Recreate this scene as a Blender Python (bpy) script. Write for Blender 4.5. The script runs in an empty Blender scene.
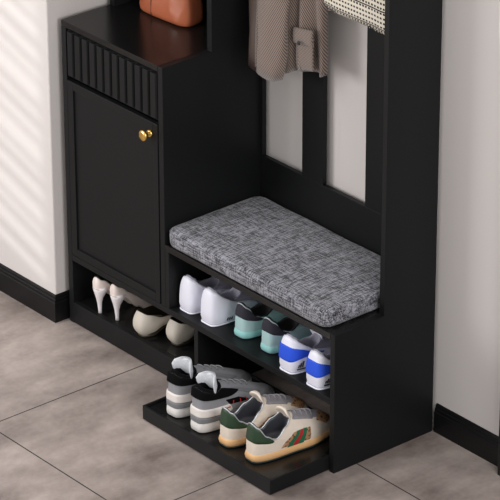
import bpy, bmesh, math, random
from mathutils import Vector, Matrix, Euler
random.seed(4)
sc = bpy.context.scene
COL = sc.collection
PI = math.pi
sin, cos = math.sin, math.cos

# ------------------------------------------------------------------ materials
def srgb(r, g, b):
    f = lambda c: (c/255/12.92) if c/255 <= .04045 else ((c/255+.055)/1.055)**2.4
    return (f(r), f(g), f(b), 1)
def mat(name, col, rough=.5, metal=0, bump=0, bscale=200, var=0, vscale=20, coat=0, spec=.5, sheen=0):
    m = bpy.data.materials.new(name); m.use_nodes = True
    nt = m.node_tree; b = nt.nodes['Principled BSDF']
    b.inputs['Base Color'].default_value = col
    b.inputs['Roughness'].default_value = rough
    b.inputs['Metallic'].default_value = metal
    b.inputs['Specular IOR Level'].default_value = spec
    b.inputs['Coat Weight'].default_value = coat
    b.inputs['Sheen Weight'].default_value = sheen
    tc = nt.nodes.new('ShaderNodeTexCoord')
    if var:
        n = nt.nodes.new('ShaderNodeTexNoise'); n.inputs['Scale'].default_value = vscale; n.inputs['Detail'].default_value = 6
        r = nt.nodes.new('ShaderNodeMix'); r.data_type = 'RGBA'; r.blend_type = 'MIX'
        r.inputs[6].default_value = tuple(c*(1-var) for c in col[:3])+(1,)
        r.inputs[7].default_value = tuple(min(1, c*(1+var)) for c in col[:3])+(1,)
        nt.links.new(tc.outputs['Object'], n.inputs['Vector'])
        nt.links.new(n.outputs['Fac'], r.inputs[0]); nt.links.new(r.outputs[2], b.inputs['Base Color'])
    if bump:
        n = nt.nodes.new('ShaderNodeTexNoise'); n.inputs['Scale'].default_value = bscale; n.inputs['Detail'].default_value = 4
        bp = nt.nodes.new('ShaderNodeBump'); bp.inputs['Strength'].default_value = bump; bp.inputs['Distance'].default_value = .002
        nt.links.new(tc.outputs['Object'], n.inputs['Vector'])
        nt.links.new(n.outputs['Fac'], bp.inputs['Height']); nt.links.new(bp.outputs['Normal'], b.inputs['Normal'])
    return m
class NT:
    """tiny node helper"""
    def __init__(s, m): s.nt = m.node_tree; s.b = s.nt.nodes['Principled BSDF']
    def node(s, t, **k):
        n = s.nt.nodes.new(t)
        for a, v in k.items(): setattr(n, a, v)
        return n
    def math(s, op, a, b=None, c=None, clamp=False):
        n = s.nt.nodes.new('ShaderNodeMath'); n.operation = op; n.use_clamp = clamp
        for i, v in enumerate((a, b, c)):
            if v is None: continue
            if isinstance(v, (int, float)): n.inputs[i].default_value = v
            else: s.nt.links.new(v, n.inputs[i])
        return n.outputs[0]
    def mix(s, f, a, b):
        n = s.nt.nodes.new('ShaderNodeMix'); n.data_type = 'RGBA'
        for i, v in ((0, f), (6, a), (7, b)):
            if isinstance(v, (int, float, tuple)): n.inputs[i].default_value = v
            else: s.nt.links.new(v, n.inputs[i])
        return n.outputs[2]
    def link(s, a, b): s.nt.links.new(a, b)
    def coords(s):
        tc = s.node('ShaderNodeTexCoord'); sp = s.node('ShaderNodeSeparateXYZ')
        s.link(tc.outputs['Object'], sp.inputs[0]); return tc.outputs['Object'], sp.outputs
    def bump(s, h, strength=.5, dist=.001):
        bp = s.node('ShaderNodeBump'); bp.inputs['Strength'].default_value = strength; bp.inputs['Distance'].default_value = dist
        s.link(h, bp.inputs['Height']); s.link(bp.outputs['Normal'], s.b.inputs['Normal'])
    def noise(s, vec, scale, detail=4, stretch=None, rough=.5):
        if stretch:
            mp = s.node('ShaderNodeMapping'); mp.inputs['Scale'].default_value = stretch
            s.link(vec, mp.inputs[0]); vec = mp.outputs[0]
        n = s.node('ShaderNodeTexNoise'); n.inputs['Scale'].default_value = scale; n.inputs['Detail'].default_value = detail
        n.inputs['Roughness'].default_value = rough
        s.link(vec, n.inputs['Vector']); return n.outputs['Fac']

M = {}
M['black'] = mat('black_lacquered_wood', srgb(20, 21, 22), .45, bump=.06, bscale=90, spec=.2)
M['blacktop'] = mat('black_satin_top', srgb(20, 20, 20), .22, bump=.04, bscale=60, spec=.32)
M['blackboard'] = mat('black_gloss_baseboard', srgb(17, 17, 18), .35, bump=.1, bscale=30, spec=.25)
M['brass'] = mat('polished_brass', srgb(228, 190, 104), .25, metal=1)
M['steel'] = mat('black_metal', srgb(30, 30, 32), .35, metal=.8)
M['wall'] = mat('warm_white_plaster', srgb(205, 199, 196), .85, bump=.12, bscale=120, var=.012, vscale=3)
M['whiteleather'] = mat('white_leather', srgb(226, 226, 238), .42, bump=.08, bscale=250)
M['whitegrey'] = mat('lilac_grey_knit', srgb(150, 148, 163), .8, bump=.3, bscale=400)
M['whiterubber'] = mat('white_rubber', srgb(228, 227, 226), .55)
M['offrubber'] = mat('worn_white_rubber', srgb(218, 214, 210), .6, var=.05, vscale=60)
M['mint'] = mat('mint_mesh', srgb(162, 192, 193), .7, bump=.3, bscale=500)
M['mintsole'] = mat('mint_rubber', srgb(138, 194, 192), .55)
M['navy'] = mat('dark_navy_suede', srgb(34, 32, 44), .8, bump=.2, bscale=400)
M['darklining'] = mat('black_textile_lining', srgb(28, 28, 31), .8, bump=.25, bscale=300)
M['greylining'] = mat('dark_grey_leather_lining', srgb(54, 55, 61), .38, bump=.15, bscale=300)
M['trim'] = mat('pale_piping', srgb(176, 186, 190), .35)
M['silver'] = mat('silver_piping', srgb(196, 198, 202), .3, metal=.5)
M['blue'] = mat('blue_suede', srgb(28, 78, 212), .75, bump=.2, bscale=500)
M['ink'] = mat('black_print', srgb(22, 22, 28), .5)
M['grey'] = mat('grey_nubuck', srgb(134, 134, 138), .8, bump=.25, bscale=400)
M['midgrey'] = mat('mid_grey_rubber', srgb(118, 119, 122), .6)
M['fluff'] = mat('pale_grey_terry', srgb(214, 217, 222), .95, bump=.8, bscale=350, var=.2, vscale=150)
M['velvet'] = mat('black_padded_collar', srgb(8, 8, 10), .9, bump=.3, bscale=400, spec=.1)
M['creamgrey'] = mat('cream_leather_panel', srgb(222, 215, 210), .6, bump=.1, bscale=300)
M['red'] = mat('red_rubber', srgb(196, 36, 38), .5)
M['cream'] = mat('distressed_cream_leather', srgb(220, 207, 192), .55, bump=.2, bscale=250, var=.08, vscale=45)
M['gum'] = mat('tan_rubber_sole', srgb(216, 170, 118), .55, var=.08, vscale=40)
M['green'] = mat('dark_green_leather', srgb(32, 58, 36), .45, bump=.15, bscale=300)
M['tealsole'] = mat('dark_teal_outsole', srgb(14, 44, 44), .6)
M['webgreen'] = mat('green_webbing', srgb(22, 96, 66), .75, bump=.3, bscale=600)
M['webred'] = mat('red_webbing', srgb(164, 32, 34), .75, bump=.3, bscale=600)
M['tonguegrey'] = mat('weathered_grey_suede', srgb(134, 130, 134), .8, bump=.4, bscale=260, var=.3, vscale=70)
M['beige'] = mat('beige_suede_flat', srgb(192, 184, 172), .65, bump=.1, bscale=350)
M['olive'] = mat('olive_lining', srgb(62, 54, 40), .7, bump=.1, bscale=300)
M['nude'] = mat('nude_blush_leather', srgb(226, 212, 206), .4, bump=.05, bscale=200)
M['heelwhite'] = mat('glossy_white_heel', srgb(226, 220, 222), .28)
M['leather'] = mat('cognac_leather', srgb(166, 92, 62), .3, bump=.18, bscale=60, var=.12, vscale=14, coat=.3)
M['leatherdark'] = mat('dark_cognac_leather', srgb(104, 56, 38), .5, bump=.2, bscale=90)
M['lining'] = mat('brown_satin_lining', srgb(84, 70, 64), .5, bump=.1, bscale=200)

def canvas():
    m = mat('brown_patterned_canvas', srgb(150, 110, 76), .75); n = NT(m); v, xyz = n.coords()
    ch = n.node('ShaderNodeTexVoronoi'); ch.inputs['Scale'].default_value = 130; n.link(v, ch.inputs['Vector'])
    f = n.math('LESS_THAN', ch.outputs['Distance'], .38)
    n.link(n.mix(f, srgb(166, 126, 90), srgb(92, 62, 42)), n.b.inputs['Base Color']); return m
M['canvas'] = canvas()

def cushion_mat():
    m = mat('heathered_grey_linen', srgb(90, 90, 96), .92, sheen=.2); n = NT(m); v, xyz = n.coords()
    a = n.noise(v, 1, 2, (26, 260, 260), .7); b = n.noise(v, 1, 2, (260, 26, 40), .7)
    c = n.noise(v, 30, 3); d = n.noise(v, 420, 2)
    s = n.math('ADD', n.math('MULTIPLY', a, .9), n.math('MULTIPLY', b, .9))
    s = n.math('ADD', s, n.math('MULTIPLY', c, .25)); s = n.math('ADD', s, n.math('MULTIPLY', d, .7))
    f = n.math('MULTIPLY', n.math('SUBTRACT', s, 1.24), 3.2, clamp=True)
    n.link(n.mix(f, srgb(25, 25, 29), srgb(158, 158, 167)), n.b.inputs['Base Color'])
    n.bump(s, .6, .0015); return m
M['linen'] = cushion_mat()

def tweed():
    m = mat('taupe_twill_wool', srgb(120, 104, 94), .9, sheen=.3); n = NT(m); v, xyz = n.coords()
    x, y, z = xyz[0], xyz[1], xyz[2]
    d = n.math('ADD', n.math('ADD', x, n.math('MULTIPLY', y, .8)), n.math('MULTIPLY', z, .75))
    w = n.math('SINE', n.math('MULTIPLY', d, 2*PI/.0085))
    e = n.math('SUBTRACT', n.math('ADD', x, y), n.math('MULTIPLY', z, 1.2))
    w2 = n.math('SINE', n.math('MULTIPLY', e, 2*PI/.007))
    f = n.math('ADD', n.math('MULTIPLY', w, .46), n.math('MULTIPLY', w2, .2)); f = n.math('ADD', f, .5, clamp=True)
    n.link(n.mix(f, srgb(26, 20, 18), srgb(152, 133, 122)), n.b.inputs['Base Color'])
    n.bump(f, .35, .001); return m
M['tweed'] = tweed()

def woven():
    m = mat('cream_black_dash_weave', srgb(220, 212, 196), .9); n = NT(m); v, xyz = n.coords()
    P = .0150; z = n.math('DIVIDE', xyz[2], P)
    nz = n.noise(v, 60, 2); xx = n.math('ADD', xyz[0], n.math('MULTIPLY', xyz[1], .6))
    fz = n.math('FRACT', z); row = n.math('MODULO', n.math('FLOOR', z), 4)
    fx = n.math('FRACT', n.math('ADD', n.math('DIVIDE', xx, .0125), n.math('MULTIPLY', nz, .5)))
    dash = n.math('MULTIPLY', n.math('LESS_THAN', fx, .62), n.math('MULTIPLY', n.math('GREATER_THAN', fz, .2), n.math('LESS_THAN', fz, .62)))
    line = n.math('MULTIPLY', n.math('LESS_THAN', row, .5), n.math('GREATER_THAN', fz, .72))
    f = n.math('MAXIMUM', dash, line)
    n.link(n.mix(f, srgb(226, 219, 204), srgb(34, 31, 30)), n.b.inputs['Base Color'])
    n.bump(n.math('SUBTRACT', 1, f), .5, .0015); return m
M['woven'] = woven()

def floor_mat():
    m = mat('taupe_stone_tiles', srgb(150, 138, 132), .3); n = NT(m); v, xyz = n.coords()
    def grout(c, off, per):
        f = n.math('FRACT', n.math('DIVIDE', n.math('SUBTRACT', c, off-50*per), per))
        d = n.math('MULTIPLY', n.math('MINIMUM', f, n.math('SUBTRACT', 1, f)), per)
        return n.math('LESS_THAN', d, .0021)
    g = n.math('MAXIMUM', grout(xyz[0], .3816, .6935), grout(xyz[1], .0905, .683))
    a = n.noise(v, 1.9, 8, rough=.58); b = n.noise(v, 9, 8, (1, .45, 1), .65); c = n.noise(v, 60, 4)
    s = n.math('ADD', n.math('MULTIPLY', a, .9), n.math('ADD', n.math('MULTIPLY', b, .55), n.math('MULTIPLY', c, .1)))
    f = n.math('MULTIPLY', n.math('SUBTRACT', s, .60), 2.7, clamp=True)
    col = n.mix(f, srgb(104, 92, 87), srgb(181, 168, 161))
    n.link(n.mix(g, col, srgb(30, 27, 27)), n.b.inputs['Base Color'])
    r = n.math('ADD', n.math('MULTIPLY', b, .2), .24); r = n.math('ADD', r, n.math('MULTIPLY', g, .4)); n.link(r, n.b.inputs['Roughness'])
    n.bump(n.math('SUBTRACT', n.math('MULTIPLY', b, .15), g), .25, .001); return m
M['floor'] = floor_mat()

# ------------------------------------------------------------------ object helpers
def link(o, parent=None):
    COL.objects.link(o)
    if parent: o.parent = parent
    return o
def obj(name, bm, m, parent=None, smooth=False, loc=None, label=None):
    me = bpy.data.meshes.new(name); bmesh.ops.recalc_face_normals(bm, faces=bm.faces[:]); bm.to_mesh(me); bm.free()
    me.materials.append(M[m] if isinstance(m, str) else m)
    if smooth: me.polygons.foreach_set('use_smooth', [True]*len(me.polygons))
    o = bpy.data.objects.new(name, me); link(o, parent)
    if loc: o.location = loc
    if label: o['label'] = label
    return o
def thing(name, label, cat, loc=(0, 0, 0), rz=0, group=None):
    o = bpy.data.objects.new(name, None); o.empty_display_size = .05; link(o)
    o.location = loc; o.rotation_euler = (0, 0, rz); o['label'] = label; o['category'] = cat
    if group: o['group'] = group
    return o
def tag(o, label, cat, group=None):
    o['label'] = label; o['category'] = cat
    if group: o['group'] = group
    return o
def struct(o): o['kind'] = 'structure'; return o
def bx(bm, x0, x1, y0, y1, z0, z1, bev=0):
    t = bmesh.new()
    vs = [t.verts.new((x, y, z)) for z in (z0, z1) for (x, y) in ((x0, y0), (x1, y0), (x1, y1), (x0, y1))]
    for f in ((3, 2, 1, 0), (4, 5, 6, 7), (0, 1, 5, 4), (1, 2, 6, 5), (2, 3, 7, 6), (3, 0, 4, 7)): t.faces.new([vs[i] for i in f])
    if bev: bmesh.ops.bevel(t, geom=t.edges[:], offset=bev, segments=2, affect='EDGES', profile=.5)
    me = bpy.data.meshes.new('t'); t.to_mesh(me); t.free(); bm.from_mesh(me); bpy.data.meshes.remove(me)
    return bm
def box(name, m, x0, x1, y0, y1, z0, z1, parent=None, bev=.001, label=None):
    return obj(name, bx(bmesh.new(), x0, x1, y0, y1, z0, z1, bev), m, parent, label=label)
def prism(bm, pts, axis, a0, a1, bev=0):
    """polygon in the two other axes (x,y | x,z | y,z) extruded along axis"""
    def v3(p, a):
        return {0: (a, p[0], p[1]), 1: (p[0], a, p[1]), 2: (p[0], p[1], a)}[axis]
    t = bmesh.new()
    A = [t.verts.new(v3(p, a0)) for p in pts]; B = [t.verts.new(v3(p, a1)) for p in pts]
    t.faces.new(A); t.faces.new(B[::-1]); n = len(pts)
    for i in range(n): t.faces.new((A[i], B[i], B[(i+1) % n], A[(i+1) % n]))
    if bev: bmesh.ops.bevel(t, geom=t.edges[:], offset=bev, segments=2, affect='EDGES', profile=.5)
    me = bpy.data.meshes.new('t'); t.to_mesh(me); t.free(); bm.from_mesh(me); bpy.data.meshes.remove(me)
    return bm
def rings(bm, R, closed=True, cap0=False, cap1=False):
    V = [[bm.verts.new(p) for p in r] for r in R]; n = len(R[0])
    for a, b in zip(V, V[1:]):
        for i in range(n if closed else n-1):
            j = (i+1) % n; bm.faces.new((a[i], a[j], b[j], b[i]))
    def cap(r):
        c = bm.verts.new(sum((v.co for v in r), Vector())/len(r))
        for i in range(n): bm.faces.new((r[i], r[(i+1) % n], c))
    if cap0: cap(V[0])
    if cap1: cap(V[-1])
    return bm
def tube(bm, pts, r, n=8):
    pts = [Vector(p) for p in pts]; R = []
    up = Vector((0, 0, 1))
    for i, p in enumerate(pts):
        d = (pts[min(i+1, len(pts)-1)]-pts[max(i-1, 0)]).normalized()
        s = d.cross(up)
        if s.length < .1: s = d.cross(Vector((1, 0, 0)))
        s.normalize(); u = s.cross(d)
        rr = r[i] if isinstance(r, (list, tuple)) else r
        R.append([p+(s*cos(2*PI*k/n)+u*sin(2*PI*k/n))*rr for k in range(n)])
    return rings(bm, R, True, True, True)
def lathe(bm, prof, origin, axis='z', n=32):
    R = []
    for r, h in prof:
        ring = []
        for k in range(n):
            a = 2*PI*k/n
            p = {'z': (r*cos(a), r*sin(a), h), 'y': (r*cos(a), h, r*sin(a))}[axis]
            ring.append(Vector(p)+Vector(origin))
        R.append(ring)
    return rings(bm, R, True, True, True)
def interp(x, tab):
    if x <= tab[0][0]: return tab[0][1]
    for (a, va), (b, vb) in zip(tab, tab[1:]):
        if x <= b:
            t = (x-a)/(b-a); t = t*t*(3-2*t); return va+(vb-va)*t
    return tab[-1][1]

# ------------------------------------------------------------------ room
WY = .402                      # back wall plane
b = bmesh.new(); bx(b, -2.6, 4.5, -5.0, WY+.1, -.05, 0); struct(obj('floor', b, 'floor'))
struct(obj('wall_back', bx(bmesh.new(), -.026, 4.5, WY, WY+.1, 0, 2.6), 'wall'))
# pier left of the niche, rounded outer corner
def pier():
    x1, y0, r = -.026, -.034, .006
    pts = [(-2.5, y0), (x1-r, y0)] + [(x1-r+r*sin(a), y0+r-r*cos(a)) for a in (PI/8, PI/4, 3*PI/8)] + [(x1, y0+r), (x1, WY+.1), (-2.5, WY+.1)]
    return prism(bmesh.new(), pts, 2, 0, 2.6)
struct(obj('wall_left', pier(), 'wall'))
# side wall with a tall slatted window the sun comes through
SW = -2.5; A = 1.0
wb = bmesh.new(); wy0, wy1, wz0, wz1 = -2.60, -1.50, .84, 2.35
bx(wb, SW-.12, SW, -5, wy0, 0, 2.6); bx(wb, SW-.12, SW, wy1, -.034, 0, 2.6)
bx(wb, SW-.12, SW, wy0, wy1, 0, wz0); bx(wb, SW-.12, SW, wy0, wy1, wz1, 2.6)
struct(obj('wall_side', wb, 'wall'))
wf = bmesh.new()
for (a, c, d, e) in ((wy0, wy0+.04, wz0, wz1), (wy1-.04, wy1, wz0, wz1), (wy0, wy1, wz0, wz0+.04), (wy0, wy1, wz1-.04, wz1)):
    bx(wf, SW-.1, SW-.05, a, c, d, e)
win = struct(obj('window_1', wf, 'whiterubber'))
sl = bmesh.new(); k = 0; z = wz0+.05
while z < wz1-.05:
    t = bmesh.new(); bx(t, -.021, .021, wy0+.045, wy1-.045, -.0012, .0012)
    bmesh.ops.rotate(t, verts=t.verts[:], cent=(0, 0, 0), matrix=Matrix.Rotation(math.radians(58+16*sin(k*1.7)), 3, 'Y'))
    bmesh.ops.translate(t, verts=t.verts[:], vec=(SW-.03, 0, z))
    me = bpy.data.meshes.new('t'); t.to_mesh(me); t.free(); sl.from_mesh(me); bpy.data.meshes.remove(me)
    z += .068+.018*sin(k*2.3); k += 1
obj('window_blind', sl, 'whiterubber', win)

# baseboards with a stepped moulding
def bb_profile(th):   # (out, z)
    return [(0, 0), (th, 0), (th, .066), (th-.003, .069), (th-.003, .077), (th-.006, .080), (th-.006, .087), (th-.010, .092), (0, .092)]
def sweep(path, prof, name):
    """path: list of (point, outward offset direction) in plan"""
    bm = bmesh.new()
    R = [[(p[0]+o[0]*a, p[1]+o[1]*a, z) for a, z in prof] for p, o in path]
    rings(bm, R, True, True, True); return struct(obj(name, bm, 'blackboard'))
pr = bb_profile(.012)
sweep([((-2.5, -.034), (0, -1)), ((-.026, -.034), (1, -1)), ((-.026, WY), (1, 0))], pr, 'baseboard_left')
sweep([((1.262, WY), (0, -1)), ((1.560, WY), (0, -1))], pr, 'baseboard_back')
# black door casing at the right edge
b = bmesh.new(); bx(b, 1.562, 1.64, .364, WY, 0, 2.12, .002); bx(b, 1.568, 1.634, .357, .37, 0, 2.12, .002)
bx(b, 1.562, 2.5, .364, WY, 2.12, 2.2, .002); bx(b, 2.42, 2.5, .364, WY, 0, 2.12, .002)
struct(obj('trim_1', b, 'blackboard'))
b = bmesh.new(); bx(b, 1.64, 2.42, .378, WY, .004, 2.12, .001)
for z0, z1 in ((.15, .95), (1.1, 2.0)): bx(b, 1.76, 2.30, .372, .38, z0, z1, .004)
struct(obj('door_1', b, 'black'))

# ------------------------------------------------------------------ hall tree
D, d2, W1, W = .3885, .189, .488, 1.258
Hb, H1, HT = .45, 1.0237, 1.80
ht = thing('hall_tree', 'tall black hall tree with cabinet, open shoe shelves and bench seat against the wall', 'hall tree', (0, 0, 0))
def part(name, *a, m='black', parent=ht, bev=.001, label=None): return box(name, m, *a, parent=parent, bev=bev, label=label)
# stepped side panels: deep below, shallow above
def side(x0, x1, ztop, zc, z0=0):
    return obj('side_panel', prism(bmesh.new(), [(0, z0), (D, z0), (D, ztop), (d2, ztop), (d2, zc), (0, zc)], 0, x0, x1, .0012), 'black', ht)
side(0, .022, HT, H1-.02)
side(1.238, W, HT, Hb)
obj('side_panel', prism(bmesh.new(), [(0, .2405), (D, .2405), (D, HT), (d2, HT), (d2, H1), (0, H1)], 0, .466, W1, .0012), 'black', ht)
part('side_panel', W1+.0005, .505, 0, D-.012, .2405, Hb-.0205)
# cabinet
def top():
    return prism(bmesh.new(), [(0, 0), (.4655, 0), (.4655, D-.01), (.0225, D-.01), (.0225, d2), (0, d2)], 2, H1-.019, H1, .001)
obj('cabinet_top', top(), 'blacktop', ht)
part('back_panel', .0225, .4655, D-.0095, D-.001, .242, HT-.03)
part('back_panel', .0225, 1.2375, D-.0095, D-.001, .0, .2195)
part('back_panel', .5055, 1.2375, D-.0095, D-.001, .241, Hb-.021)
part('shelf', .0225, 1.2375, 0, D-.010, .220, .240)
part('shelf', .0225, .6215, .0165, D-.010, .058, .073, m='blacktop')
part('kick_board', .0225, .6215, 0, .016, .002, .073)
part('divider', .6220, .6400, 0, D-.010, 0, .2195)
part('bench_top', W1+.0005, 1.2375, 0, D-.001, Hb-.020, Hb, m='blacktop')
part('rail', .0225, .4655, .016, .030, .8375, .8500)
# fluted drawer
dr = obj('drawer', bx(bmesh.new(), .0245, .4635, .006, .30, .8515, .997, .001), 'black', ht)
b = bmesh.new(); n = 12; xs = .0250; w = (.463-.0250)/n
for i in range(n):
    x0 = xs+i*w
    prism(b, [(x0+.0065, .0058), (x0+.0075, -.0035), (x0+w-.006, -.0035), (x0+w-.0012, .0058)], 2, .8525, .9965, .0006)
obj('fluted_front', b, 'black', dr)
# shaker door
b = bmesh.new(); fx0, fx1, fz0, fz1, fw = .0250, .4630, .2425, .8350, .027
bx(b, fx0, fx0+fw, -.002, .016, fz0, fz1, .0012); bx(b, fx1-fw+.006, fx1, -.002, .016, fz0, fz1, .0012)
bx(b, fx0+fw, fx1-fw+.006, -.002, .016, fz1-fw, fz1, .0012); bx(b, fx0+fw, fx1-fw+.006, -.002, .016, fz0, fz0+fw, .0012)
dd = obj('door', b, 'black', ht)
box('door_panel', 'black', fx0+fw-.001, fx1-fw+.007, .004, .012, fz0+fw-.001, fz1-fw+.001, parent=dd, bev=.0003)
kb = obj('knob', lathe(bmesh.new(), [(.001, -.0345), (.010, -.0342), (.0155, -.0325), (.0180, -.0295), (.0172, -.0270), (.0130, -.0250), (.0065, -.0235), (.0048, -.019), (.0048, -.010), (.006, -.0075), (.006, -.006)], (.428, 0, .796), 'y'), 'brass', dd, True, label='round brass knob')
obj('rosette', lathe(bmesh.new(), [(.006, -.0090), (.0095, -.0080), (.0115, -.0055), (.0118, -.0022), (.0118, -.0015)], (.428, 0, .796), 'y'), 'brass', kb, True)
# lattice back above the bench: rails and stiles with the wall showing between
L0, L1 = D-.016, D-.001
part('rail', .4885, 1.2375, L0, L1, Hb+.001, .636)
part('rail', .4885, 1.2375, L0-.012, L1, 1.52, 1.66)
part('rail', .4885, 1.2375, L0, L1, 1.745, HT-.021)
for x0, x1 in ((.683, .778), (.965, 1.060)): part('stile', x0, x1, L0, L1, .6365, 1.5195)
part('stile', .4885, .501, L0, L1, .6365, 1.5195); part('stile', 1.2255, 1.2375, L0, L1, .6365, 1.5195)
part('shelf', .4885, 1.2375, d2+.002, L0-.013, 1.56, 1.578)
part('top_panel', .0225, 1.2375, d2, D-.001, HT-.020, HT)
part('shelf', .0225, .4655, d2+.004, D-.011, 1.42, 1.438)
def hook(x):
    b = bmesh.new(); y = L0-.012; z = 1.53
    bx(b, x-.009, x+.009, y-.004, y, z-.028, z+.020, .001)
    tube(b, [(x, y-.003, z+.008), (x, y-.022, z-.002), (x, y-.044, z+.004), (x, y-.052, z+.022)], [.004, .004, .004, .006])
    tube(b, [(x, y-.003, z-.014), (x, y-.018, z-.032), (x, y-.034, z-.030), (x, y-.038, z-.016)], [.004, .004, .004, .006])
    return obj('coat_hook', b, 'brass', ht, True, label='brass double coat hook')
for x in (.60, .730, .86, 1.0, 1.13): hook(x)
# pull-out tray
tx0, tx1, ty0, ty1 = .6505, 1.2360, -.2232, .150
b = bmesh.new(); bx(b, tx0+.0075, tx1-.0075, ty0+.0075, ty1-.008, .008, .0440)
tr = obj('pull_out_tray', b, 'blacktop', ht)
b = bmesh.new()
bx(b, tx0, tx1, ty0, ty0+.0075, .004, .0500, .001); bx(b, tx0, tx0+.0075, ty0+.0075, ty1, .004, .0500, .001)
bx(b, tx1-.0075, tx1, ty0+.0075, ty1, .004, .0500, .001); bx(b, tx0+.0075, tx1-.0075, ty1-.0075, ty1, .004, .0500, .001)
obj('tray_rim', b, 'black', tr)
for x in (tx0+.05, tx1-.05):
    for y in (ty0+.05, ty1-.05): obj('glide_foot', lathe(bmesh.new(), [(.012, 0), (.014, .001), (.014, .007), (.012, .0078)], (x, y, 0), 'z', 16), 'blackboard', tr)

# ------------------------------------------------------------------ seat cushion
def cushion(x0, x1, y0, y1, z0, z1):
    bm = bmesh.new(); NX, NY = 60, 30; N = 120; cx, cy = (x0+x1)/2, (y0+y1)/2; hx, hy = (x1-x0)/2, (y1-y0)/2
    def outline(inset, rad):
        pts = []
        ex, ey = hx-inset, hy-inset; r = max(rad-inset, .002)
        for (sx, sy, a0) in ((1, -1, -PI/2), (1, 1, 0), (-1, 1, PI/2), (-1, -1, PI)):
            for k in range(9):
                a = a0+PI/2*k/8; pts.append((cx+sx*(ex-r)+r*cos(a), cy+sy*(ey-r)+r*sin(a)))
        out = []                                   # resample evenly
        tot = 0; seg = []
        for i in range(len(pts)):
            p, q = pts[i], pts[(i+1) % len(pts)]; l = math.dist(p, q); seg.append((tot, l, p, q)); tot += l
        for k in range(N):
            s = tot*k/N
            for a, l, p, q in seg:
                if l > 0 and a <= s <= a+l+1e-9:
                    t = (s-a)/l; out.append((p[0]+(q[0]-p[0])*t, p[1]+(q[1]-p[1])*t)); break
        return out
    H = z1-z0; R = []
    prof = [(.012, 0), (.004, .004), (.001, .012), (0, .025), (0, H-.016), (.0015, H-.009), (.005, H-.0035), (.011, H-.0005), (.025, H+.001), (.06, H+.002), (.10, H+.003), (.14, H+.003)]
    for ins, h in prof:
        R.append([(x, y, z0+h+.0012*sin(23*x+9*y)*(h > H*.7)) for x, y in outline(ins, .036)])
    rings(bm, R, True, True, True); return bm
cu = obj('seat_cushion', cushion(.4890, 1.218, -.001, .371, Hb+.0005, Hb+.058), 'linen', None, True)
tag(cu, 'grey heathered linen seat cushion with rounded corners lying on the black bench', 'cushion')
def piping():
    b = bmesh.new(); x0, x1, y0, y1, r, z = .4900, 1.2170, .0005, .3695, .0355, Hb+.048
    P = []
    for (cx, cy, a0) in ((x1-r, y0+r, -PI/2), (x1-r, y1-r, 0), (x0+r, y1-r, PI/2), (x0+r, y0+r, PI)):
        for k in range(9): a = a0+PI/2*k/8; P.append((cx+r*cos(a), cy+r*sin(a), z))
    P.append(P[0]); tube(b, P, .0016, 6); return b
obj('seam', piping(), 'linen', cu, True)

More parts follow.
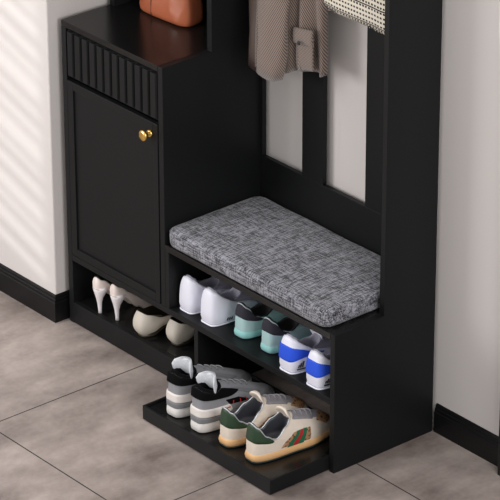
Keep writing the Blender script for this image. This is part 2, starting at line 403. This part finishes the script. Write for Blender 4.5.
# ------------------------------------------------------------------ shoes
class Shoe:
    def __init__(s, L=.285, w=((0, .034), (.2, .0345), (.4, .034), (.68, .049), (.9, .044), (1, .036)), zs=.026, inner=-1,
                 collar=(.016, .135), cw=.030, cz=((0, .095), (60, .07), (110, .072), (180, .10)), kz=((0, .07), (90, .06), (140, .055), (180, .062)),
                 kout=1.05, zb=None, lean=0.0, nx=.8, hx=.5, chx=.7, toe=.008, exp=.85, cexp=.9):
        s.__dict__.update(locals()); s.zbf = zb or (lambda q: 0)
    def xo(s, y): return s.inner*s.toe*max(0, y/s.L)**2
    def base(s, ph, grow=0, z=None):
        c, sn = cos(ph), sin(ph)
        q = .5-.5*math.copysign(abs(c)**s.exp, c)
        y = q*s.L; x = interp(q, s.w)*math.copysign(abs(sn)**interp(q, ((0, s.hx), (.5, s.nx))), sn)
        y += -grow*math.copysign(abs(c)**.7, c); x += grow*math.copysign(abs(sn)**.7, sn)
        return Vector((x+s.xo(y), y, (s.zs if z is None else z)+s.zbf(q)))
    def coll(s, ph):
        c, sn = cos(ph), sin(ph); q = .5-.5*math.copysign(abs(c)**s.cexp, c)
        y = s.collar[0]+(s.collar[1]-s.collar[0])*q
        a = abs(math.degrees((ph+PI) % (2*PI)-PI))
        return Vector((s.cw*math.copysign(abs(sn)**interp(q, ((0, s.chx), (.6, .9))), sn)+s.xo(y), y, interp(a, s.cz)))
    def U(s, ph, t):
        a = abs(math.degrees((ph+PI) % (2*PI)-PI))
        S = s.base(ph); C = s.coll(ph)
        K = s.base(ph, z=0); mid = Vector((s.xo(K.y), s.L*.5, 0))
        k = Vector(((K.x-mid.x)*s.kout+mid.x, mid.y+(K.y-mid.y)*(1+(s.kout-1)*.3)-s.lean*max(0, cos(a*PI/180)), 0)); k.z = interp(a, s.kz)+s.zbf(min(1, max(0, K.y/s.L)))
        return S*(1-t)**2+k*2*t*(1-t)+C*t*t
    def Un(s, ph, t, off):
        e = 1e-3; t = min(max(t, 0), 1)
        du = s.U(ph+e, t)-s.U(ph-e, t); dv = s.U(ph, min(t+e, 1))-s.U(ph, max(t-e, 0))
        n = du.cross(dv)
        if n.length < 1e-12: n = Vector((0, 0, 1))
        n.normalize()
        if n.z < -.9: n = -n
        return s.U(ph, t)+n*off
    def upper(s, m, root, N=72, T=16):
        bm = bmesh.new(); R = []
        for j in range(T+1): R.append([s.U(2*PI*i/N, j/T) for i in range(N)])
        rings(bm, R); return obj('upper', bm, m, root, True)
    def lining(s, m, root, N=72, lip=.004, zin=None):
        bm = bmesh.new(); R = []; zin = zin or s.zs+.012
        cy = sum(s.collar)/2; hl = (s.collar[1]-s.collar[0])/2
        for dx, dz, f in ((0, 0, 0), (lip*.6, lip*.8, 0), (lip*1.6, lip*.7, 0), (lip*2.1, -lip, 0), (lip*2.2, 0, .3), (lip*2.2, 0, .7), (lip*2.6, 0, 1)):
            r = []
            for i in range(N):
                c = s.coll(2*PI*i/N); fx = max(0, 1-dx/s.cw); fy = max(0, 1-dx/hl)
                xo = s.xo(c.y)
                z = c.z+dz; zf = zin+s.zbf(c.y/s.L); z = z+(zf-z)*f
                r.append(Vector(((c.x-xo)*fx+xo, cy+(c.y-cy)*fy, z)))
            R.append(r)
        rings(bm, R, True, False, True); return obj('lining', bm, m, root, True)
    def sole(s, m, root, name='sole', z0=0, z1=None, grow=.003, N=72, label=None, mid=.002):
        bm = bmesh.new(); z1 = s.zs if z1 is None else z1; R = []
        h = z1-z0
        for g, z in ((-.006, z0), (-.001, z0+h*.04), (grow, z0+h*.15), (grow+mid, z0+h*.5), (grow, z0+h*.88), (grow-.002, z1), (-.006, z1)):
            R.append([s.base(2*PI*i/N, g, z) for i in range(N)])
        rings(bm, R, True, True, True); return obj(name, bm, m, root, True, label=label)
    def patch(s, name, m, root, ph0, ph1, t0, t1, off=.0012, n=24, k=10, label=None, skirt=True):
        """overlay on the upper; ph0/ph1 degrees or functions of v; t0/t1 numbers or functions of u"""
        bm = bmesh.new(); G = []
        F = lambda f, x: f(x) if callable(f) else f
        for j in range(k+1):
            row = []
            for i in range(n+1):
                u, v = i/n, j/k
                ph = math.radians(F(ph0, v)+(F(ph1, v)-F(ph0, v))*u); t = F(t0, u)+(F(t1, u)-F(t0, u))*v
                o = off if not skirt or (0 < i < n and 0 < j < k) else -.0004
                row.append(s.Un(ph, t, o))
            G.append(row)
        rings(bm, G, False); return obj(name, bm, m, root, True, label=label)
    def laces(s, m, root, ts, half=26, r=.0022, name='lace', arch=.001):
        bm = bmesh.new()
        for t in ts:
            P = []
            for i in range(9):
                u = -1+2*i/8; ph = PI+math.radians(half*u)
                P.append(s.Un(ph, t, .003)+Vector((0, 0, arch*(1-u*u))))
            tube(bm, P, r, 6)
        return obj(name, bm, m, root, True)
    def tongue(s, m, root, w=.025, rise=.03, back=.0, th=.005, curl=.35, name='tongue', fwd=.05, sh=0.0):
        p1 = s.coll(PI)+Vector((0, -.006-sh, 0)); bm = bmesh.new(); R = []
        pts = [p1+Vector((0, fwd*.3, -.030)), p1+Vector((0, .004, -.010)), p1+Vector((0, 0, .004)), p1+Vector((0, -back*.5, rise*.5)), p1+Vector((0, -back*.9, rise*.85)), p1+Vector((0, -back, rise))]
        ws = [w*.8, w*.9, w, w*1.02, w*.88, w*.55]
        for (p, ww), q in zip(zip(pts, ws), range(6)):
            r = []
            nxt = pts[min(q+1, 5)]; prv = pts[max(q-1, 0)]; d = (nxt-prv).normalized(); nn = Vector((0, -d.z, d.y))
            for k in range(20):
                a = 2*PI*k/20; x = ww*math.copysign(abs(cos(a))**.6, cos(a)); tt = th*sin(a)
                bow = curl*(x*x)/w
                r.append(p+Vector((x, 0, 0))+nn*(-tt+bow)*(1))
            R.append(r)
        rings(bm, R, True, True, True); return obj(name, bm, m, root, True)
def rd(a): return math.radians(a)

# -- sneakers on the shelf -----------------------------------------
SZ = .2403
TALL = dict(L=.285, zs=.005, collar=(.014, .132), cw=.033, hx=.36, chx=.7, cz=((0, .114), (30, .108), (55, .088), (90, .060), (125, .064), (180, .088)),
            kz=((0, .100), (45, .095), (75, .07), (120, .055), (180, .058)), kout=1.04)
def white_runner(x, y, inner, label, rz=0):
    r = thing('running_shoe', label, 'sneaker', (x, y, SZ), rz, 'white sneakers on the shoe shelf')
    s = Shoe(inner=inner, **{**TALL, 'w': ((0, .041), (.2, .042), (.4, .039), (.68, .046), (.9, .042), (1, .036))})
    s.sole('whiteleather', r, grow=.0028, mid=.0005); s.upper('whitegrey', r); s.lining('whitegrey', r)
    s.patch('heel_counter', 'whiteleather', r, -100, 100, 0.0, lambda u: 1-.55*abs(2*u-1)**2.5, off=.004, label='smooth white moulded heel counter', n=36)
    s.patch('toe_cap', 'whiteleather', r, 130, 230, .02, .4, off=.002)
    s.tongue('whitegrey', r, rise=.02); s.laces('whiterubber', r, (.70, .76, .82, .88, .94))
    # three small slanted dark bars low on the side
    for k in range(3):
        p = 50+k*4
        s.patch('logo_bar', 'ink', r, lambda v, p=p: p+2*v, lambda v, p=p: p+2.4+2*v, .05, .11, off=.0052, n=2, k=4, skirt=False)
    return r
white_runner(.5500, .024, 1, 'white sneaker with smooth moulded heel, leftmost shoe on the upper shoe shelf', rz=0)
white_runner(.6545, .022, -1, 'white sneaker beside the black-heeled mint sneakers, second from left on the shelf', rz=rd(1))

def mint_trainer(x, y, inner, label, rz=0):
    r = thing('trainer', label, 'sneaker', (x, y, SZ), rz, 'mint sneakers on the shoe shelf')
    s = Shoe(inner=inner, L=.285, zs=.024, collar=(.010, .132), cw=.035, cz=((0, .108), (30, .098), (65, .066), (90, .056), (125, .066), (180, .09)),
             kz=((0, .085), (60, .06), (120, .055), (180, .058)), kout=1.03, w=((0, .041), (.2, .042), (.4, .039), (.68, .046), (.9, .042), (1, .036)))
    s.sole('mintsole', r, grow=.002); s.sole('navy', r, 'outsole', 0, .004, .0008); s.upper('mint', r); s.lining('darklining', r, lip=.004)
    s.patch('heel_patch', 'navy', r, -66, 66, lambda u: .40+.10*abs(2*u-1)**3, 1.0, off=.0022, n=30, label='dark navy heel patch')
    b = bmesh.new(); tube(b, [s.coll(rd(a))+Vector((0, -.001, .001)) for a in range(-84, 85, 6)], .0019, 6); obj('collar_piping', b, 'trim', r, True)
    s.tongue('mint', r, rise=.02); s.laces('mintsole', r, (.70, .76, .82, .88, .94))
    return r
mint_trainer(.781, .042, 1, 'mint green sneaker with dark navy heel patch, beside the white sneakers', rz=rd(1))
mint_trainer(.903, .042, -1, 'mint green sneaker with dark navy heel patch, beside the blue-heeled sneakers', rz=rd(1))

def blue_trainer(x, y, inner, label, rz=0):
    r = thing('trainer', label, 'sneaker', (x, y, SZ), rz, 'white and blue sneakers on the shoe shelf')
    s = Shoe(inner=inner, **{**TALL, 'w': ((0, .041), (.2, .042), (.4, .039), (.68, .046), (.9, .042), (1, .036))})
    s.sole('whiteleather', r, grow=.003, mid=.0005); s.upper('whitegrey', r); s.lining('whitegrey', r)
    s.patch('heel_counter', 'whiteleather', r, -104, 104, 0.0, lambda u: 1-.6*abs(2*u-1)**2.5, off=.0035, n=36)
    s.patch('heel_band', 'blue', r, -88, 88, lambda u: .17+.26*abs(2*u-1)**1.5, lambda u: .60-.10*abs(2*u-1)**2-.04*(2*u-1), off=.0062, n=36, label='blue heel band')
    s.tongue('whiteleather', r, rise=.022); s.laces('whiterubber', r, (.70, .76, .82, .88, .94))
    # small printed mark: three slanted bars over a line
    for k in range(3):
        p = 30+k*5
        s.patch('logo_bar', 'ink', r, lambda v, p=p: p+3*v, lambda v, p=p: p+3.4+3*v, .10, .15+.035*k, off=.0070, n=2, k=4, skirt=False)
    s.patch('logo_line', 'ink', r, 28, 50, .055, .08, off=.0070, n=8, k=2, skirt=False)
    return r
blue_trainer(1.033, .008, 1, 'white sneaker with a blue heel band, standing between a mint sneaker and its own pair', rz=rd(1))
blue_trainer(1.1545, .006, -1, 'white sneaker with a blue heel band, rightmost shoe on the shelf', rz=rd(1))

# -- basketball shoes on the tray -----------------------------------
TZ = .0443
def high_top(x, y, inner, label, rz=0):
    r = thing('high_top_sneaker', label, 'sneaker', (x, y, TZ), rz, 'grey and white high-tops on the pull-out tray')
    s = Shoe(inner=inner, L=.30, zs=.032, collar=(.010, .088), cw=.036, cz=((0, .140), (40, .134), (85, .126), (130, .130), (180, .136)),
             kz=((0, .09), (60, .085), (110, .07), (140, .058), (180, .056)), kout=1.04, w=((0, .042), (.2, .043), (.4, .040), (.68, .048), (.9, .044), (1, .038)))
    s.sole('offrubber', r, grow=.003, z1=.0325, mid=.001)
    s.upper('grey', r); s.lining('velvet', r, lip=.008)
    s.patch('midsole_stripe', 'midgrey', r, -125, 125, .005, .17, off=.004, n=40, label='mid grey heel stripe')
    s.patch('heel_panel', 'creamgrey', r, -80, 80, .17, .43, off=.0042, n=30, label='cream-white heel panel')
    s.patch('collar_pad', 'velvet', r, -128, 128, lambda u: .70+.08*abs(2*u-1)**2, 1, off=.007, n=40, label='black padded collar')
    for sg in (1, -1):
        s.patch('side_mesh', 'velvet', r, 78*sg, lambda v, sg=sg: sg*(104-6*v), .40, .62, off=.003, n=10, label='black side mesh')
        s.patch('red_tab', 'red', r, 70*sg, 78*sg, .30, .37, off=.005, n=6, k=4, label='small red tab')
        for q in (82, 90, 98):
            s.patch('red_stitch', 'red', r, lambda v, q=q, sg=sg: sg*(q+5*v), lambda v, q=q, sg=sg: sg*(q+1.3+5*v), .42, .56, off=.0042, n=2, k=6, skirt=False)
        s.patch('lace_wing', 'midgrey', r, 118*sg, 140*sg, .45, .9, off=.004, n=10)
    s.patch('toe_cap', 'midgrey', r, 135, 225, .0, .38, off=.002, n=20)
    s.tongue('fluff', r, w=.040, rise=.036, back=.004, th=.006, curl=.75, sh=.012)
    s.laces('midgrey', r, (.72, .79, .86, .93), r=.0022, half=20)
    return r
high_top(.751, -.193, 1, 'grey and white high-top with black collar at the left end of the tray', rz=rd(2))
high_top(.866, -.196, -1, 'grey and white high-top with black collar next to the green-heeled sneakers', rz=0)

def stripe_sneaker(x, y, inner, label, rz=0):
    r = thing('leather_sneaker', label, 'sneaker', (x, y, TZ), rz, 'cream leather sneakers on the pull-out tray')
    s = Shoe(inner=inner, L=.305, zs=.026, collar=(.008, .140), cw=.038, cz=((0, .120), (30, .110), (60, .080), (85, .064), (118, .090), (150, .108), (180, .114)),
             kz=((0, .085), (60, .066), (100, .060), (135, .070), (180, .074)), kout=1.03, w=((0, .041), (.2, .043), (.4, .042), (.68, .049), (.9, .045), (1, .039)))
    s.sole('gum', r, grow=.003, z0=.003, z1=.0265); s.sole('tealsole', r, 'outsole', 0, .005, .001)
    s.upper('cream', r); s.lining('greylining', r, lip=.003)
    s.patch('heel_tab', 'green', r, -62, 62, lambda u: .36+.10*abs(2*u-1)**2, 1.0, off=.0022, n=26, label='dark green leather heel tab')
    b = bmesh.new(); tube(b, [s.coll(rd(a))+Vector((0, 0, .0015)) for a in range(-150, 151, 5)], .0022, 6); obj('collar_piping', b, 'silver', r, True)
    for sg in (1, -1):
        def E(v, f, sg=sg):           # angle on the upper whose point lies at a chosen length
            y = (.083+.045*v)*(1-f)+(.190+.004*v)*f; t = .04+(.80-.22*f-.04)*v; a, b = 40.0, 178.0
            for _ in range(24):
                c = (a+b)/2
                if s.U(math.radians(c), t).y < y: a = c
                else: b = c
            return sg*a
        T1 = lambda f: .80-.22*f
        s.patch('side_canvas', 'canvas', r, lambda v: E(v, 0), lambda v: E(v, 1), .04, lambda u: T1(u), off=.0014, n=20, label='brown patterned canvas side')
        for f0, f1, m, lb in ((.20, .38, 'webgreen', 'green web stripe'), (.38, .56, 'webred', 'red web stripe'), (.56, .74, 'webgreen', 'green web stripe')):
            s.patch('web_stripe', m, r, lambda v, f=f0: E(v, f), lambda v, f=f1: E(v, f), .035, lambda u, a=f0, b=f1: T1(a+(b-a)*u), off=.0032, n=4, k=12, label=lb, skirt=False)
        s.patch('eyestay', 'tonguegrey', r, 140*sg, 164*sg, .66, .97, off=.003, n=12)
    s.patch('toe_canvas', 'canvas', r, 136, 224, .26, .60, off=.0016, n=16, label='brown canvas toe')
    s.patch('tongue_base', 'tonguegrey', r, 146, 214, .60, .97, off=.0022, n=10, skirt=False)
    s.tongue('cream', r, w=.029, rise=.022, back=.012, th=.005, curl=.35)
    s.laces('tonguegrey', r, (.72, .79, .86, .93), r=.002, half=22)
    return r
stripe_sneaker(.985, -.188, 1, 'cream leather sneaker with green heel tab, beside the grey high-top', rz=rd(-2))
stripe_sneaker(1.103, -.188, -1, 'cream leather sneaker showing green and red side stripe, at the right end of the tray', rz=rd(-3))

# -- ladies' shoes in the low cubby ----------------------------------
CZ = .0733
def pump(x, y, inner, label, rz=0):
    r = thing('high_heel_pump', label, 'high heel', (x, y, CZ), rz, 'high heels in the low cubby')
    zb = lambda q: interp(q, ((0, .088), (.12, .082), (.36, .034), (.56, .004), (.75, 0), (1, .003)))
    s = Shoe(inner=inner, L=.225, zs=.004, zb=zb, collar=(.006, .165), cw=.027, toe=.008, nx=.75,
             w=((0, .026), (.2, .027), (.4, .026), (.66, .033), (.88, .023), (1, .006)),
             cz=((0, .127), (40, .117), (70, .092), (100, .060), (130, .040), (180, .034)),
             kz=((0, .030), (60, .028), (120, .024), (180, .030)), kout=1.08)
    s.upper('nude', r); s.sole('beige', r, 'outsole', 0, .004, .0005, mid=.0005)
    s.lining('beige', r, lip=.001, zin=.006)
    bm = bmesh.new(); R = []
    for h, rx, ry, cy in ((.093, .0265, .028, .0275), (.082, .023, .026, .025), (.070, .0175, .020, .022), (.052, .0105, .012, .0185), (.036, .0075, .0078, .018), (.010, .0056, .0056, .019), (0, .0062, .006, .019)):
        R.append([(rx*cos(2*PI*k/20), cy+ry*sin(2*PI*k/20), h) for k in range(20)])
    rings(bm, R, True, True, True); obj('stiletto_heel', bm, 'heelwhite', r, True, label='glossy white stiletto heel')
    return r
pump(.133, .001, 1, 'nude high-heeled pump with white stiletto, nearest the left cabinet side', rz=rd(2))
pump(.206, .012, -1, 'nude high-heeled pump with white stiletto, beside the beige flats', rz=rd(2))
def flat(x, y, inner, label, rz=0):
    r = thing('ballet_flat', label, 'flat shoe', (x, y, CZ), rz, 'beige flats in the low cubby')
    s = Shoe(inner=inner, L=.25, zs=.006, collar=(.000, .175), cw=.043, toe=.010, zb=lambda q: interp(q, ((0, 0), (.12, .0), (.3, .016), (.5, .006), (.65, 0), (1, 0))),
             w=((0, .028), (.2, .032), (.4, .034), (.68, .034), (.9, .029), (1, .018)),
             cz=((0, .084), (35, .078), (75, .062), (120, .052), (150, .045), (180, .040)),
             kz=((0, .040), (90, .030), (140, .036), (180, .040)), kout=1.75, lean=.006)
    s.upper('beige', r); s.sole('olive', r, 'outsole', 0, .0062, .0005, mid=.0005); s.lining('olive', r, lip=.001, zin=.01)
    return r
flat(.338, .018, 1, 'beige slip-on flat with olive lining, next to the high heels', rz=rd(3))
flat(.448, .060, -1, 'beige slip-on flat with olive lining, next to the cubby divider', rz=rd(3))

# ------------------------------------------------------------------ handbag on the cabinet
def handbag():
    r = thing('leather_handbag', 'glossy cognac brown leather handbag standing on top of the black cabinet', 'handbag', (.196, .270, H1+.0006), rd(4))
    bm = bmesh.new(); R = []; N = 64
    for h, hx, hy in ((0, .100, .036), (.002, .106, .042), (.008, .1105, .0465), (.02, .1125, .048), (.05, .112, .046), (.09, .110, .042), (.13, .108, .036), (.17, .104, .028), (.20, .102, .020)):
        ring = []
        for k in range(N):
            a = 2*PI*k/N; c, sn = cos(a), sin(a)
            x = hx*math.copysign(abs(c)**.5, c); y = hy*math.copysign(abs(sn)**.5, sn)
            y += .003*sin(x*70+h*30)*(sn < 0)*min(1, h/.02)+.0015*sin(x*160-h*60)*min(1, h/.03)
            ring.append((x, y, h+.0025*cos(x*48)*(h < .01)*0))
        R.append(ring)
    rings(bm, R, True, True, True); obj('bag_body', bm, 'leather', r, True)
    b = bmesh.new(); tube(b, [(-.036, -.0505+ (.0025 if z > .12 else 0)+z*.07*(z > .05), z) for z in (.008, .02, .05, .09, .13, .16)], .0016, 6); obj('seam', b, 'leatherdark', r, True)
    b = bmesh.new(); prism(b, [(-.05, .12), (.05, .12), (.056, .2), (-.056, .2)], 1, -.050, -.040, .003); obj('front_flap', b, 'leather', r)
    b = bmesh.new(); tube(b, [(-.06+.06*(1-cos(PI*k/16)), 0, .195+.12*sin(PI*k/16)) for k in range(17)], .005, 8); obj('handle', b, 'leather', r, True)
handbag()

# ------------------------------------------------------------------ jacket on the hooks
def jacket():
    r = thing('wool_jacket', 'taupe twill wool jacket hanging from the left coat hooks', 'jacket', (.69, .33, .95))
    def W_(p): return (p[0]-.69, p[1]-.33, p[2]-.95)
    bm = bmesh.new(); R = []; N = 96
    for j in range(25):
        v = j/24; z = .978+v*.587
        xl = interp(v, ((0, .520), (.45, .535), (.8, .60), (1, .68))); xr = interp(v, ((0, .858), (.45, .85), (.8, .80), (1, .75)))
        amp = interp(v, ((0, 1), (.6, .7), (1, .15)))
        ring = []
        for k in range(N):
            a = 2*PI*k/N; c, sn = cos(a), sin(a)
            u = .5+.5*math.copysign(abs(c)**.8, c); x = xl+(xr-xl)*u
            ym = .318+.01*v
            y = ym-(.026 if sn > 0 else .020)*math.copysign(abs(sn)**.6, sn)
            fold = amp*(.019*sin(u*15+1.1+v*1.2)+.008*sin(u*31+2*v))
            fold += .028*math.exp(-((x-.742)/.016)**2)*amp
            y += fold*(1 if sn > 0 else .4)
            ring.append(W_((x, min(y, .366), z+(1-v)*(.062*(u**1.3)-.008*sin(u*15)))))
        R.append(ring)
    for q in range(1, 5):      # turn in at the hem to the inside
        R.insert(0, [((x)*(1-.012*q), (y+.012)*(1-.18*q)-.012, z+.02*q) for x, y, z in R[q-1]] if False else [(x, y*(1-.2*q)+(-.012)*.2*q, z+.012*q) for x, y, z in R[q-1]])
    rings(bm, R, True, False, True); obj('body', bm, 'tweed', r, True)
    # front sleeve, a soft tube with a turned cuff
    def sleeve(pts, rx, ry, name, m='tweed', yb=0):
        b = bmesh.new(); RR = []
        for i, p in enumerate(pts):
            v = i/(len(pts)-1); k = interp(v, ((0, .90), (.12, 1.0), (.5, 1.0), (1, 1.25)))
            ring = []
            for q in range(40):
                a = 2*PI*q/40; w = 1+.06*sin(3*a+v*7)+.04*sin(5*a-v*9)
                ring.append(W_((p[0]+rx*k*w*cos(a), p[1]+ry*k*w*sin(a), p[2]+(.004*sin(a*2)))))
            RR.append(ring)
        c0 = RR[0]; cc = Vector(c0[0])*0
        for p in c0: cc += Vector(p)/len(c0)
        inner = [[tuple(cc+(Vector(p)-cc)*.9+Vector((0, 0, .001))) for p in c0], [tuple(cc+(Vector(p)-cc)*.85+Vector((0, 0, .05))) for p in c0]]
        rings(b, inner[::-1]+RR, True, True, True); return obj(name, b, m, r, True)
    P = [(.672+.002*i+.003*sin(i*.8), .252+.0022*i, .992+.0345*i) for i in range(16)]
    sl = sleeve(P, .0585, .027, 'sleeve')
    P = [(.562+.002*i+.003*sin(i*.7), .305+.001*i, .965+.036*i) for i in range(15)]
    sleeve(P, .046, .024, 'sleeve', 'lining')
    # patch pocket and its flap on the right front
    def sheet(name, x0, x1, zt, zb, y, par, m='tweed', th=.004):
        b = bmesh.new(); rings(b, [[W_((x0+(x1-x0)*u/10, y+.006-.012*u/10-.003*sin(PI*v/6), zt+(zb-zt)*v/6+.020*u/10)) for u in range(11)] for v in range(7)], False)
        o = obj(name, b, m, par, True); sm = o.modifiers.new('s', 'SOLIDIFY'); sm.thickness = th; return o
    pk = sheet('pocket', .752, .838, 1.135, 1.030, .284, r)
    sheet('pocket_flap', .747, .843, 1.160, 1.112, .276, pk, th=.006)
    obj('pocket_button', lathe(bmesh.new(), [(.001, -.002), (.006, -.002), (.007, 0), (.001, .003)], W_((.79, .266, 1.128)), 'y', 14), 'ink', pk, True)
    b = bmesh.new(); tube(b, [W_((.715, .333, 1.53)), W_((.722, .33, 1.562)), W_((.730, .325, 1.566)), W_((.738, .33, 1.562)), W_((.745, .333, 1.53))], .003, 6); obj('hanging_loop', b, 'lining', r, True)
jacket()

# ------------------------------------------------------------------ woven bag on the right hooks
def woven_bag():
    r = thing('woven_bag', 'cream bag woven with rows of black dashes hanging at the right of the jacket', 'bag', (.99, .32, 1.245))
    bm = bmesh.new(); R = []; N = 80
    for h, th in ((0, .006), (.002, .009), (.02, .018), (.06, .024), (.12, .024), (.18, .018), (.22, .010), (.235, .006)):
        ring = []
        for k in range(N):
            a = 2*PI*k/N; c, sn = cos(a), sin(a)
            x = .155*math.copysign(abs(c)**.25, c); y = -th*math.copysign(abs(sn)**.7, sn)+.003*sin(x*38)
            ring.append((x, y, h+.003*sin(x*30)))
        R.append(ring)
    rings(bm, R, True, True, True); obj('bag_body', bm, 'woven', r, True)
    b = bmesh.new()
    for k in range(62):
        x = -.150+k*.0049
        tube(b, [(x, -.001, .004+.003*sin(x*30)), (x+random.uniform(-.002, .002), -.002, -.006+random.uniform(-.002, .002))], .0011, 5)
    obj('fringe', b, 'woven', r, True)
    for yy in (-.010, .010):
        b = bmesh.new(); tube(b, [(.01-.075*cos(PI*k/16), yy*(1-sin(PI*k/16))-.004*sin(PI*k/16), .228+.068*sin(PI*k/16)) for k in range(17)], .005, 8); obj('handle', b, 'lining', r, True)
woven_bag()

# ------------------------------------------------------------------ light
w = bpy.data.worlds.new('world'); sc.world = w; w.use_nodes = True
w.node_tree.nodes['Background'].inputs[0].default_value = (1, .99, .985, 1)
w.node_tree.nodes['Background'].inputs[1].default_value = .84
def area(name, loc, target, size, power, col=(1, 1, 1)):
    l = bpy.data.lights.new(name, 'AREA'); l.shape = 'RECTANGLE'; l.size, l.size_y = size; l.energy = power; l.color = col
    o = bpy.data.objects.new(name, l); link(o); o.location = loc
    o.rotation_euler = (Vector(target)-Vector(loc)).to_track_quat('-Z', 'Y').to_euler(); return o
area('added_soft_light', (-.7, -2.3, 1.5), (.2, -.4, 0), (1.3, 1.2), 46, (1, .98, .97))  # added soft key from front left, set free in the room to grade the floor
area('added_soft_light', (4.3, -.95, 2.3), (0, 0, .6), (1.3, 1.3), 62, (1, .99, .985))  # added light from the right to lift the pier return; no window modelled there
sl_ = bpy.data.lights.new('sun', 'SUN'); sl_.energy = 1.35; sl_.angle = math.radians(.7); sl_.color = (1, 1, 1)
so = bpy.data.objects.new('sun', sl_); link(so); so.location = (-4, -4, 3)
so.rotation_euler = Vector((1, A, -.32)).to_track_quat('-Z', 'Y').to_euler()

# ------------------------------------------------------------------ camera
cam = bpy.data.cameras.new('camera'); co = bpy.data.objects.new('camera', cam); link(co); sc.camera = co
yaw, pitch, roll, f = -.8727, .4612, -.0031, 3352.146
fw = Vector((sin(yaw)*cos(pitch), cos(yaw)*cos(pitch), -sin(pitch))); rt = Vector((cos(yaw), -sin(yaw), 0)); up = rt.cross(fw)
rt, up = rt*cos(roll)+up*sin(roll), up*cos(roll)-rt*sin(roll)
m = Matrix((rt, up, -fw)).transposed().to_4x4(); m.translation = (7.5394, -5.5839, 4.8994)
co.matrix_world = m; cam.sensor_width = 36; cam.sensor_fit = 'HORIZONTAL'; cam.lens = 36*f/500; cam.clip_end = 60
sc.view_settings.view_transform = 'Standard'; sc.view_settings.look = 'None'; sc.view_settings.gamma = 1
sc.view_settings.exposure = 0; sc.view_settings.use_curve_mapping = False
